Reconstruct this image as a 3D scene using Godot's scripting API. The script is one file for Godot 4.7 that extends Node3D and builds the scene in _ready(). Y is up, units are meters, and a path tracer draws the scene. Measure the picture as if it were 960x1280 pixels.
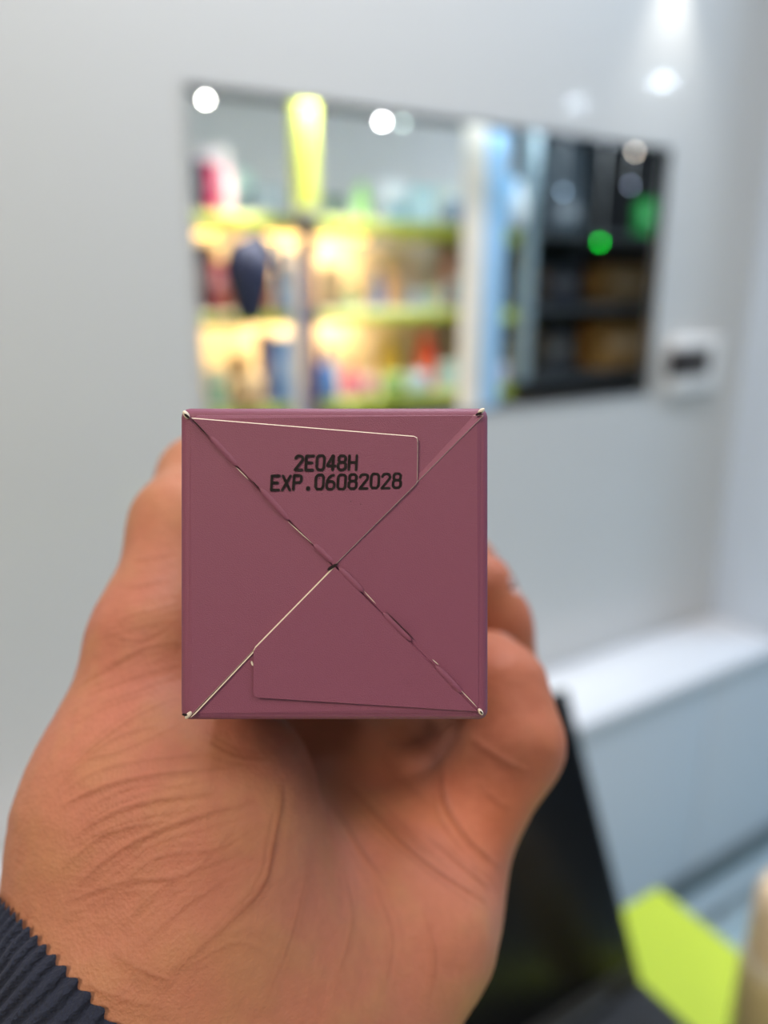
extends Node3D
# World axes: x runs along the mirror-white back wall, z points out of it into the shop, y is up, metres.

const EYE := Vector3(0.0, 1.5, 0.0)
const FOCAL := 960.0          # focal length in pixels of the 960 x 1280 frame
const WALL_Z := -1.1
var cam_xf: Transform3D
var mats := {}

# ------------------------------------------------------------------ helpers
func at(px: float, py: float, depth: float) -> Vector3:      # a point seen at a pixel, at a distance along the view axis
	return cam_xf * Vector3((px - 480.0) / FOCAL * depth, -(py - 640.0) / FOCAL * depth, -depth)

func on_z(px: float, py: float, z: float) -> Vector3:        # where the sight line meets a plane parallel to the back wall
	var r: Vector3 = at(px, py, 1.0) - EYE
	return EYE + r * ((z - EYE.z) / r.z)

func on_y(px: float, py: float, y: float) -> Vector3:
	var r: Vector3 = at(px, py, 1.0) - EYE
	return EYE + r * ((y - EYE.y) / r.y)

func rgb(r: int, g: int, b: int) -> Color:
	return Color8(r, g, b)

func mat(c: Color, rough := 0.6, metal := 0.0, coat := 0.0) -> StandardMaterial3D:
	var key := "%s|%.3f|%.3f|%.3f" % [c.to_html(), rough, metal, coat]
	if mats.has(key): return mats[key]
	var m := StandardMaterial3D.new()
	m.albedo_color = c; m.roughness = rough; m.metallic = metal
	if coat > 0.0:
		m.clearcoat_enabled = true; m.clearcoat = coat; m.clearcoat_roughness = 0.06
	mats[key] = m
	return m

func glow(c: Color, e: float) -> StandardMaterial3D:
	var m := StandardMaterial3D.new()
	m.albedo_color = c; m.emission_enabled = true; m.emission = c; m.emission_energy_multiplier = e
	return m

func noise_tex(freq: float, size: int, sd: int, type := FastNoiseLite.TYPE_SIMPLEX, oct := 3) -> NoiseTexture2D:
	var n := FastNoiseLite.new()
	n.noise_type = type; n.frequency = freq; n.seed = sd; n.fractal_octaves = oct
	var t := NoiseTexture2D.new()
	t.width = size; t.height = size; t.seamless = true; t.noise = n
	return t

func mb() -> SurfaceTool:
	var st := SurfaceTool.new(); st.begin(Mesh.PRIMITIVE_TRIANGLES); st.set_smooth_group(-1); return st

func tri(st: SurfaceTool, a: Vector3, b: Vector3, c: Vector3) -> void:   # counter-clockwise seen from outside
	st.add_vertex(a); st.add_vertex(c); st.add_vertex(b)

func quad(st: SurfaceTool, a: Vector3, b: Vector3, c: Vector3, d: Vector3) -> void:
	tri(st, a, b, c); tri(st, a, c, d)

func put(mesh: Mesh, called: String, m: Material, parent: Node = null, pos := Vector3.ZERO, rot := Vector3.ZERO) -> MeshInstance3D:
	var o := MeshInstance3D.new()
	o.name = called; o.mesh = mesh; o.material_override = m
	o.position = pos; o.rotation = rot
	(parent if parent else self).add_child(o, true)
	return o

func done(st: SurfaceTool) -> ArrayMesh:
	st.generate_normals()
	return st.commit()

func tag(o: Node, label: String, category: String, group := "", kind := "") -> Node:
	o.set_meta("label", label)
	if category: o.set_meta("category", category)
	if group: o.set_meta("group", group)
	if kind: o.set_meta("kind", kind)
	return o

func structure(o: Node, label: String, category: String) -> Node:
	return tag(o, label, category, "", "structure")

func thing(called: String, label: String, category: String, pos: Vector3, group := "") -> Node3D:
	var o := Node3D.new()
	o.name = called; o.position = pos
	add_child(o, true)
	tag(o, label, category, group)
	return o

func add_box(st: SurfaceTool, lo: Vector3, hi: Vector3) -> void:
	var p := func(i: int) -> Vector3: return Vector3(hi.x if i & 1 else lo.x, hi.y if i & 2 else lo.y, hi.z if i & 4 else lo.z)
	for f in [[4, 5, 7, 6], [1, 0, 2, 3], [5, 1, 3, 7], [0, 4, 6, 2], [6, 7, 3, 2], [0, 1, 5, 4]]:
		quad(st, p.call(f[0]), p.call(f[1]), p.call(f[2]), p.call(f[3]))

# box with rounded (chamfered) edges, centred on its base
func soft_box(sx: float, sy: float, sz: float, r: float, seg := 3) -> ArrayMesh:
	var st := mb()
	st.set_smooth_group(0)
	var h := Vector3(sx, sy, sz) * 0.5
	r = minf(r, minf(h.x, minf(h.y, h.z)) * 0.98)
	var ax := [[Vector3.RIGHT, Vector3.UP, Vector3.BACK], [Vector3.LEFT, Vector3.UP, Vector3.FORWARD], [Vector3.BACK, Vector3.UP, Vector3.LEFT], [Vector3.FORWARD, Vector3.UP, Vector3.RIGHT], [Vector3.RIGHT, Vector3.FORWARD, Vector3.UP], [Vector3.RIGHT, Vector3.BACK, Vector3.DOWN]]
	for f in ax:
		var u: Vector3 = f[0]; var v: Vector3 = f[1]; var w: Vector3 = f[2]
		var hu: float = absf(u.dot(h)); var hv: float = absf(v.dot(h)); var hw: float = absf(w.dot(h))
		var us := [-hu]; var vs := [-hv]
		for i in seg:
			us.append(-hu + r * (i + 1.0) / seg); vs.append(-hv + r * (i + 1.0) / seg)
		for i in seg + 1:
			us.append(hu - r + r * float(i) / seg); vs.append(hv - r + r * float(i) / seg)
		var g := func(a: float, b: float) -> Vector3:
			var p: Vector3 = u * a + v * b + w * hw
			var q := p.clamp(-h + Vector3.ONE * r, h - Vector3.ONE * r)
			return q + (p - q).normalized() * r + Vector3(0, h.y, 0)
		for i in us.size() - 1:
			for j in vs.size() - 1:
				quad(st, g.call(us[i], vs[j]), g.call(us[i + 1], vs[j]), g.call(us[i + 1], vs[j + 1]), g.call(us[i], vs[j + 1]))
	st.generate_normals()
	return st.commit()

# lathe: profile is a list of Vector2(radius, height)
func lathe(profile: Array, n := 24) -> ArrayMesh:
	var st := mb()
	var group := 0
	for i in profile.size() - 1:
		if i > 0 and absf((profile[i] - profile[i - 1] as Vector2).angle_to(profile[i + 1] - profile[i])) > 0.7: group += 1
		st.set_smooth_group(group)
		for k in n:
			var a0 := TAU * k / n; var a1 := TAU * (k + 1) / n
			var p: Vector2 = profile[i]; var q: Vector2 = profile[i + 1]
			quad(st, Vector3(p.x * cos(a0), p.y, -p.x * sin(a0)), Vector3(p.x * cos(a1), p.y, -p.x * sin(a1)), Vector3(q.x * cos(a1), q.y, -q.x * sin(a1)), Vector3(q.x * cos(a0), q.y, -q.x * sin(a0)))
	st.generate_normals()
	return st.commit()

func area_light(called: String, parent: Node, pos: Vector3, rot: Vector3, size: Vector2, e: float, c: Color) -> void:
	var l := AreaLight3D.new()
	l.name = called; l.area_size = size; l.light_energy = e; l.light_color = c
	l.shadow_enabled = true; l.area_range = 12.0
	l.position = pos; l.rotation = rot
	parent.add_child(l, true)

# ------------------------------------------------------------------ scene
func _ready() -> void:
	setup_view()
	setup_light()
	build_room()
	build_counter()
	build_shelving()
	build_products()
	build_wall_box()
	build_desk()
	build_laptop()
	build_bottle()
	build_carton()
	build_person()

func setup_view() -> void:
	var c := Camera3D.new()
	c.name = "camera"
	c.fov = rad_to_deg(2.0 * atan(640.0 / FOCAL))
	c.near = 0.01; c.far = 60.0
	c.position = EYE
	c.basis = Basis(Vector3.UP, deg_to_rad(-31.7)) * Basis(Vector3.RIGHT, deg_to_rad(-16.6))
	cam_xf = c.transform
	var a := CameraAttributesPhysical.new()
	a.frustum_focal_length = 18.0
	a.frustum_focus_distance = 0.1055
	a.exposure_aperture = 4.9
	a.frustum_near = 0.01; a.frustum_far = 60.0
	c.attributes = a
	add_child(c)
	c.current = true
	var w := WorldEnvironment.new()
	w.name = "world_environment"
	var e := Environment.new()
	e.background_mode = Environment.BG_COLOR
	e.background_color = Color(0.02, 0.02, 0.022)
	e.tonemap_mode = Environment.TONE_MAPPER_LINEAR
	e.tonemap_exposure = 1.1
	e.sdfgi_enabled = true; e.ssao_enabled = true; e.ssil_enabled = true
	w.environment = e
	add_child(w)

func setup_light() -> void:
	# five ceiling panels, the left ones warmer, the right ones cooler
	var spots := [
		[Vector3(-1.3, 2.69, 0.5), 2.3, Color(1.0, 0.90, 0.78), "long warm ceiling light panel over the left of the desk"],
		[Vector3(0.5, 2.69, -0.45), 1.55, Color(0.97, 0.97, 1.0), "neutral ceiling light panel closest to the white back wall"],
		[Vector3(0.3, 2.69, 0.9), 0.8, Color(1.0, 0.96, 0.92), "neutral ceiling light panel above the desk"],
		[Vector3(2.5, 2.69, -0.2), 2.1, Color(0.80, 0.90, 1.0), "cool ceiling light panel toward the right end of the room"],
		[Vector3(-0.9, 2.69, 2.6), 0.6, Color(1.0, 0.94, 0.86), "warm ceiling light panel at the back of the room"],
	]
	for s in spots:
		var t := thing("ceiling_light_panel", s[3], "ceiling light", s[0], "ceiling light panels")
		put(soft_box(0.94, 0.03, 0.34, 0.005), "frame", mat(rgb(225, 226, 228), 0.4, 0.2), t, Vector3(0, 0.0, 0))
		put(soft_box(0.9, 0.004, 0.3, 0.001), "diffuser", glow(s[2], 1.5), t, Vector3(0, -0.003, 0))
		area_light("panel_light", t, Vector3(0, -0.006, 0), Vector3(-PI / 2, 0, 0), Vector2(0.9, 0.3), s[1], s[2])
	# a row of round downlights whose reflections show on the glossy wall
	var lp := [Vector3(4.2755, 2.7, 2.1673), Vector3(4.2942, 2.7, 1.4466), Vector3(4.2648, 2.7, 0.7449)]
	var ln := ["round white ceiling downlight, first of the row from the back", "round white ceiling downlight in the middle of its row", "round white ceiling downlight closest to the display wall"]
	var le := [110.0, 160.0, 160.0]
	for i in 3:
		var t := thing("ceiling_downlight", ln[i], "downlight", lp[i], "row of ceiling downlights")
		put(lathe([Vector2(0.055, 0.012), Vector2(0.075, 0.012), Vector2(0.08, 0.004), Vector2(0.078, 0.0), Vector2(0.06, 0.0), Vector2(0.055, 0.012)], 32), "trim_ring", mat(rgb(235, 235, 235), 0.35), t)
		put(lathe([Vector2(0.0, 0.004), Vector2(0.058, 0.004), Vector2(0.058, 0.008), Vector2(0.0, 0.008)], 32), "led_lens", glow(Color(0.88, 0.95, 1.0), le[i]), t)
		var sp := SpotLight3D.new()
		sp.name = "downlight_beam"; sp.light_energy = 0.45; sp.spot_angle = 50.0; sp.light_color = Color(0.88, 0.95, 1.0)
		sp.light_size = 0.05; sp.shadow_enabled = true; sp.spot_range = 12.0; sp.spot_attenuation = 2.0
		sp.position = Vector3(0, -0.01, 0); sp.rotation = Vector3(-PI / 2, 0, 0)
		t.add_child(sp)
	# spotlight close to the wall above the display opening
	var q := on_z(848, -60, WALL_Z)
	var w := thing("wall_spotlight", "small white spotlight washing down the wall above the display opening", "spotlight", q + Vector3(0, 0.06, 0.05))
	put(lathe([Vector2(0.0, 0.07), Vector2(0.022, 0.07), Vector2(0.026, 0.06), Vector2(0.026, 0.0), Vector2(0.02, 0.0), Vector2(0.018, 0.01), Vector2(0.0, 0.01)], 24), "lamp_body", mat(rgb(230, 230, 230), 0.4), w)
	put(soft_box(0.02, 0.02, 0.05, 0.004), "bracket", mat(rgb(220, 220, 220), 0.4), w, Vector3(0, 0.035, -0.025))
	put(lathe([Vector2(0.0, 0.002), Vector2(0.019, 0.002), Vector2(0.019, 0.006), Vector2(0.0, 0.006)], 20), "led_lens", glow(Color(1.0, 0.98, 0.94), 6.0), w)
	var ws := SpotLight3D.new()
	ws.name = "wash_beam"; ws.light_energy = 0.12; ws.spot_angle = 34.0; ws.light_color = Color(1.0, 0.98, 0.94)
	ws.light_size = 0.015; ws.shadow_enabled = true; ws.spot_range = 8.0; ws.spot_attenuation = 2.0
	ws.position = Vector3(0, -0.004, 0); ws.rotation = Vector3(-PI / 2, 0, 0)
	w.add_child(ws)

# ------------------------------------------------------------------ room shell
const OPEN_L := 0.371
const OPEN_R := 1.338
const OPEN_B := 1.275
const OPEN_T := 1.752

func build_room() -> void:
	var lacquer := mat(rgb(205, 206, 206), 0.45, 0.0, 0.6)
	var st := mb()
	add_box(st, Vector3(-3.0, 0, -1.118), Vector3(OPEN_L, 2.72, WALL_Z))
	add_box(st, Vector3(OPEN_R, 0, -1.118), Vector3(5.0, 2.72, WALL_Z))
	add_box(st, Vector3(OPEN_L, 0, -1.118), Vector3(OPEN_R, OPEN_B, WALL_Z))
	add_box(st, Vector3(OPEN_L, OPEN_T, -1.118), Vector3(OPEN_R, 2.72, WALL_Z))
	structure(put(done(st), "wall_back", lacquer), "glossy white lacquered wall with the display opening", "wall")
	st = mb()                                                   # thin pale metal edge around the opening
	var e := 0.006
	add_box(st, Vector3(OPEN_L - e, OPEN_B - e, WALL_Z - 0.012), Vector3(OPEN_L, OPEN_T + e, WALL_Z + 0.003))
	add_box(st, Vector3(OPEN_R, OPEN_B - e, WALL_Z - 0.02), Vector3(OPEN_R + e, OPEN_T + e, WALL_Z + 0.003))
	add_box(st, Vector3(OPEN_L, OPEN_B - e, WALL_Z - 0.02), Vector3(OPEN_R, OPEN_B, WALL_Z + 0.003))
	add_box(st, Vector3(OPEN_L, OPEN_T, WALL_Z - 0.02), Vector3(OPEN_R, OPEN_T + e, WALL_Z + 0.003))
	structure(put(done(st), "trim_1", mat(rgb(205, 208, 210), 0.35, 0.4)), "thin pale edge trim around the display opening", "trim")
	st = mb()                                                   # recess behind the wall
	add_box(st, Vector3(OPEN_L - 0.12, OPEN_B - 0.03, -1.66), Vector3(OPEN_R + 0.32, OPEN_T + 0.10, -1.64))
	add_box(st, Vector3(OPEN_L - 0.12, OPEN_B - 0.03, -1.64), Vector3(OPEN_L - 0.10, OPEN_T + 0.10, -1.118))
	add_box(st, Vector3(OPEN_R + 0.30, OPEN_B - 0.03, -1.64), Vector3(OPEN_R + 0.32, OPEN_T + 0.10, -1.118))
	add_box(st, Vector3(OPEN_L - 0.12, OPEN_B - 0.05, -1.66), Vector3(OPEN_R + 0.32, OPEN_B - 0.03, -1.118))
	add_box(st, Vector3(OPEN_L - 0.12, OPEN_T + 0.10, -1.66), Vector3(OPEN_R + 0.32, OPEN_T + 0.12, -1.118))
	structure(put(done(st), "wall_recess", mat(rgb(150, 152, 155), 0.7)), "grey lining of the recess behind the display opening", "wall")
	st = mb(); add_box(st, Vector3(1.655, 0.693, WALL_Z), Vector3(1.72, 2.72, -0.91))
	structure(put(done(st), "wall_right", mat(rgb(206, 216, 228), 0.32, 0.0, 0.9)), "short white wall return standing on the right part of the counter", "wall")
	st = mb(); add_box(st, Vector3(5.0, 0, -1.2), Vector3(5.1, 2.72, 4.6))
	structure(put(done(st), "wall_end", mat(rgb(120, 142, 164), 0.6)), "blue-grey wall at the far right end of the room", "wall")
	st = mb(); add_box(st, Vector3(-3.1, 0, -1.2), Vector3(-3.0, 2.72, 4.6))
	structure(put(done(st), "wall_left", mat(rgb(225, 220, 212), 0.6)), "plain white wall at the left end of the room", "wall")
	st = mb(); add_box(st, Vector3(-3.1, 0, 4.5), Vector3(5.1, 2.72, 4.6))
	structure(put(done(st), "wall_front", mat(rgb(205, 200, 194), 0.6)), "plain pale wall behind the photographer", "wall")
	st = mb(); add_box(st, Vector3(-3.1, 2.72, -1.2), Vector3(5.1, 2.82, 4.6))
	structure(put(done(st), "ceiling", mat(rgb(236, 236, 234), 0.7)), "plain white ceiling", "ceiling")
	st = mb(); add_box(st, Vector3(-3.1, -0.1, -1.2), Vector3(5.1, 0.0, 4.6))
	structure(put(done(st), "floor", mat(rgb(178, 200, 208), 0.6)), "pale blue-green glossy floor", "floor")

func build_counter() -> void:
	var t := thing("wall_counter", "low white counter running along the wall under the display opening", "counter", Vector3(0.5, 0, -1.0))
	var white := mat(rgb(232, 234, 240), 0.35, 0.0, 0.5)
	put(soft_box(2.70, 0.03, 0.2, 0.012, 4), "counter_top", mat(rgb(226, 229, 236), 0.4, 0.0, 0.4), t, Vector3(0.15, 0.663, 0.001))
	put(soft_box(2.68, 0.535, 0.17, 0.004), "cabinet_body", white, t, Vector3(0.15, 0.128, -0.012))
	for i in 5:
		put(soft_box(0.519, 0.52, 0.014, 0.004), "door_panel", mat(rgb(205, 214, 224), 0.4, 0.0, 0.4), t, Vector3(-0.900 + 0.523 * i, 0.138, 0.0805))
	put(soft_box(2.66, 0.128, 0.13, 0.002), "toe_kick", mat(rgb(150, 162, 168), 0.6), t, Vector3(0.15, 0.0, -0.02))
	var r := thing("floor_rail", "brushed pale metal kick rail on the floor before the white counter", "rail", Vector3(0.5, 0, -0.87))
	put(soft_box(2.66, 0.03, 0.03, 0.004), "rail_body", mat(rgb(190, 204, 212), 0.45, 0.2), r, Vector3(0.15, 0.05, 0))
	put(soft_box(2.66, 0.012, 0.055, 0.004), "base_flange", mat(rgb(190, 204, 210), 0.45, 0.2), r, Vector3(0.15, 0.0, 0.0))
	for i in 3:
		put(soft_box(0.02, 0.04, 0.02, 0.002), "foot", mat(rgb(120, 130, 136), 0.5, 0.4), r, Vector3(-1.0 + i, 0.011, 0))

# ------------------------------------------------------------------ shelving in the recess
const SHELF_1 := 1.607     # top faces of the three shelves
const SHELF_2 := 1.455
const SHELF_3 := 1.302

func build_shelving() -> void:
	var t := thing("display_shelving", "lit shelving with lime green shelf edges inside the display opening", "shelving", Vector3(0.85, 1.245, -1.42))
	var lime := mat(rgb(170, 190, 54), 0.4, 0.0, 0.2)
	var cream := mat(rgb(242, 230, 208), 0.6)
	var local := func(x: float, y: float, z: float) -> Vector3: return Vector3(x, y, z) - t.position
	# backs
	put(soft_box(1.08, 0.36, 0.01, 0.001), "back_panel", cream, t, local.call(0.82, 1.25, -1.60))
	put(soft_box(1.08, 0.24, 0.01, 0.001), "back_panel", mat(rgb(226, 228, 231), 0.6), t, local.call(0.82, 1.61, -1.60))
	put(soft_box(0.28, 0.6, 0.01, 0.001), "back_panel", mat(rgb(96, 110, 122), 0.55), t, local.call(1.50, 1.25, -1.60))
	put(soft_box(0.012, 0.6, 0.36, 0.001), "side_panel", mat(rgb(30, 32, 36), 0.6), t, local.call(1.62, 1.25, -1.42))
	# shelves: each a white board with a lime edge strip, left and right of the pillar, and short ends by the blue panel
	for y in [SHELF_1, SHELF_2, SHELF_3]:
		for span in [[0.30, 0.595], [0.60, 0.93]]:
			var w: float = span[1] - span[0]
			var b := put(soft_box(w, 0.012, 0.36, 0.001), "shelf_board", mat(rgb(226, 222, 206), 0.5), t, local.call((span[0] + span[1]) / 2, y - 0.012, -1.405))
			put(soft_box(w, 0.018, 0.008, 0.002), "edge_strip", lime, b, Vector3(0, -0.010, 0.184))
		var s := put(soft_box(0.12, 0.012, 0.30, 0.001), "shelf_board", mat(rgb(150, 170, 60), 0.5), t, local.call(1.03, y - 0.020, -1.405))
		put(soft_box(0.12, 0.024, 0.008, 0.002), "edge_strip", lime, s, Vector3(0, -0.012, 0.154))
		put(soft_box(0.46, 0.012, 0.34, 0.001), "shelf_board", mat(rgb(52, 60, 66), 0.6), t, local.call(1.36, y - 0.015, -1.42))
	# uprights
	put(soft_box(0.046, 0.58, 0.012, 0.004), "upright", mat(rgb(240, 232, 220), 0.5), t, local.call(0.932, 1.252, -1.195))
	put(soft_box(0.03, 0.52, 0.02, 0.003), "upright", mat(rgb(128, 150, 160), 0.5), t, local.call(1.115, 1.30, -1.25))
	put(soft_box(0.018, 0.30, 0.012, 0.003), "upright", mat(rgb(214, 214, 212), 0.5), t, local.call(0.571, 1.252, -1.21))
	put(soft_box(0.024, 0.36, 0.014, 0.003), "upright", mat(rgb(104, 86, 122), 0.5), t, local.call(0.598, 1.252, -1.21))
	put(soft_box(0.048, 0.50, 0.012, 0.003), "blue_panel", mat(rgb(160, 204, 240), 0.35), t, local.call(0.985, 1.262, -1.20))
	put(lathe([Vector2(0.0, 0.0), Vector2(0.022, 0.0), Vector2(0.022, 0.19), Vector2(0.0, 0.19)], 24), "lime_column", mat(rgb(208, 220, 104), 0.4, 0.0, 0.4), t, local.call(0.580, 1.612, -1.175))
	put(lathe([Vector2(0.0, 0.0), Vector2(0.022, 0.0), Vector2(0.024, 0.01), Vector2(0.0, 0.012)], 24), "column_cap", mat(rgb(220, 220, 216), 0.4), t, local.call(0.580, 1.602, -1.175))
	# warm LED strips under the shelves
	for a in [[0.765, 0.26, SHELF_1, 0.075], [0.765, 0.26, SHELF_2, 0.08], [0.45, 0.22, SHELF_1, 0.035], [0.45, 0.22, SHELF_2, 0.04]]:
		put(soft_box(a[1], 0.006, 0.012, 0.001), "led_strip", glow(Color(1.0, 0.84, 0.52), 4.0), t, local.call(a[0], a[2] - 0.019, -1.53))
		area_light("strip_light", t, local.call(a[0], a[2] - 0.0205, -1.53), Vector3(-PI / 2 + 0.5, 0, 0), Vector2(a[1], 0.012), a[3], Color(1.0, 0.87, 0.66))
	# small lamps along the top of the recess
	for a in [[257, 125, 60.0, Color(1, 0.99, 0.95)], [478, 152, 60.0, Color(1, 1, 1)], [503, 154, 6.0, Color(0.9, 1, 0.97)], [627, 180, 34.0, Color(0.86, 0.94, 1.0)], [794, 190, 9.0, Color(1.0, 0.93, 0.84)], [672, 188, 5.0, Color(0.8, 0.95, 1.0)], [704, 240, 4.0, Color(0.75, 0.88, 1.0)], [788, 232, 3.0, Color(0.8, 0.86, 1.0)], [750, 303, 22.0, Color(0.06, 0.85, 0.22)]]:
		var q := on_z(a[0], a[1], -1.25)
		put(lathe([Vector2(0.0, -0.0035), Vector2(0.0025, -0.0025), Vector2(0.0035, 0.0), Vector2(0.0025, 0.0025), Vector2(0.0, 0.0035)], 12), "small_lamp_bulb", glow(a[3], a[2]), t, local.call(q.x, q.y, q.z))
		put(soft_box(0.004, maxf(0.004, OPEN_T + 0.10 - q.y - 0.003), 0.004, 0.0005), "lamp_stem", mat(rgb(120, 124, 128), 0.5), t, local.call(q.x, q.y + 0.0032, q.z - 0.004))
	for a in [[0.70, 0.80, 0.075], [1.33, 0.42, 0.13]]:              # cool strip along the top of the recess, in front
		put(soft_box(a[1], 0.012, 0.012, 0.002), "led_strip", glow(Color(0.92, 0.97, 1.0), 1.5), t, local.call(a[0], 1.822, -1.165))
		area_light("strip_light", t, local.call(a[0], 1.816, -1.165) + Vector3(0, 0, -0.008), Vector3(-0.75, 0, 0), Vector2(a[1], 0.02), a[2], Color(0.92, 0.97, 1.0))
	for a in [[0.58, 0.6, Color(1, 0.98, 0.9), -1.135], [0.985, 0.12, Color(0.86, 0.94, 1.0), -1.16]]:
		var sp := SpotLight3D.new()
		sp.name = "recess_beam"; sp.light_energy = a[1]; sp.spot_angle = 50.0; sp.light_color = a[2]; sp.light_size = 0.01
		sp.shadow_enabled = true; sp.spot_range = 6.0; sp.spot_attenuation = 2.0
		sp.position = local.call(a[0], 1.845, a[3])
		sp.rotation = Vector3(-PI / 2, 0, 0)
		t.add_child(sp, true)

# ------------------------------------------------------------------ goods on the shelves
func carton_item(called: String, label: String, px: float, base: float, w: float, h: float, z: float, c: Color, cat := "box") -> void:
	var q := on_z(px, 300, z)
	# the sight line leans with height, so read x at the thing's middle height
	for i in 3:
		var py := 640.0 - FOCAL * 0.0
		var mid := Vector3(q.x, base + h * 0.5, z)
		var l := cam_xf.affine_inverse() * mid
		py = 640.0 - l.y / -l.z * FOCAL
		q = on_z(px, py, z)
	var t := thing(called, label, cat, Vector3(q.x, base, z), shelf_group(base, px))
	put(soft_box(w, h, w * 0.55, 0.003), "carton_body", mat(c, 0.5), t)
	put(soft_box(w * 0.7, h * 0.28, 0.001, 0.0004), "front_print", mat(c.lerp(Color.WHITE, 0.35), 0.5), t, Vector3(0, h * 0.4, w * 0.275 + 0.0002))

func bottle_item(called: String, label: String, px: float, base: float, w: float, h: float, z: float, c: Color, cap: Color, cat := "bottle") -> void:
	var q := on_z(px, 300, z)
	for i in 3:
		var l := cam_xf.affine_inverse() * Vector3(q.x, base + h * 0.5, z)
		q = on_z(px, 640.0 - l.y / -l.z * FOCAL, z)
	var r := w * 0.5
	var t := thing(called, label, cat, Vector3(q.x, base, z), shelf_group(base, px))
	var b := h * 0.70
	put(lathe([Vector2(0, 0), Vector2(r * 0.9, 0), Vector2(r, r * 0.12), Vector2(r, b * 0.82), Vector2(r * 0.86, b * 0.92), Vector2(r * 0.5, b * 0.985), Vector2(r * 0.42, b), Vector2(0, b)], 20), "bottle_body", mat(c, 0.35), t)
	put(lathe([Vector2(0, b), Vector2(r * 0.55, b), Vector2(r * 0.55, h - 0.002), Vector2(r * 0.48, h), Vector2(0, h)], 20), "cap", mat(cap, 0.4), t)
	put(lathe([Vector2(r * 1.004, b * 0.2), Vector2(r * 1.012, b * 0.21), Vector2(r * 1.012, b * 0.66), Vector2(r * 1.004, b * 0.67)], 20), "label_band", mat(c.lerp(Color.WHITE, 0.3), 0.5), t)

func jar_item(called: String, label: String, px: float, base: float, w: float, h: float, z: float, c: Color, lid: Color) -> void:
	var q := on_z(px, 300, z)
	for i in 3:
		var l := cam_xf.affine_inverse() * Vector3(q.x, base + h * 0.5, z)
		q = on_z(px, 640.0 - l.y / -l.z * FOCAL, z)
	var r := w * 0.5
	var t := thing(called, label, "jar", Vector3(q.x, base, z), shelf_group(base, px))
	put(lathe([Vector2(0, 0), Vector2(r * 0.92, 0), Vector2(r, r * 0.12), Vector2(r, h * 0.62), Vector2(r * 0.9, h * 0.66), Vector2(0, h * 0.66)], 20), "jar_body", mat(c, 0.35), t)
	put(lathe([Vector2(0, h * 0.66), Vector2(r, h * 0.66), Vector2(r, h - 0.002), Vector2(r * 0.94, h), Vector2(0, h)], 20), "lid", mat(lid, 0.4), t)

func shelf_group(base: float, px: float) -> String:
	if px > 660: return "goods in the dark bay of the display"
	return "goods on the top display shelf" if base == SHELF_1 else "goods on the middle display shelf" if base == SHELF_2 else "goods on the bottom display shelf"

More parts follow.
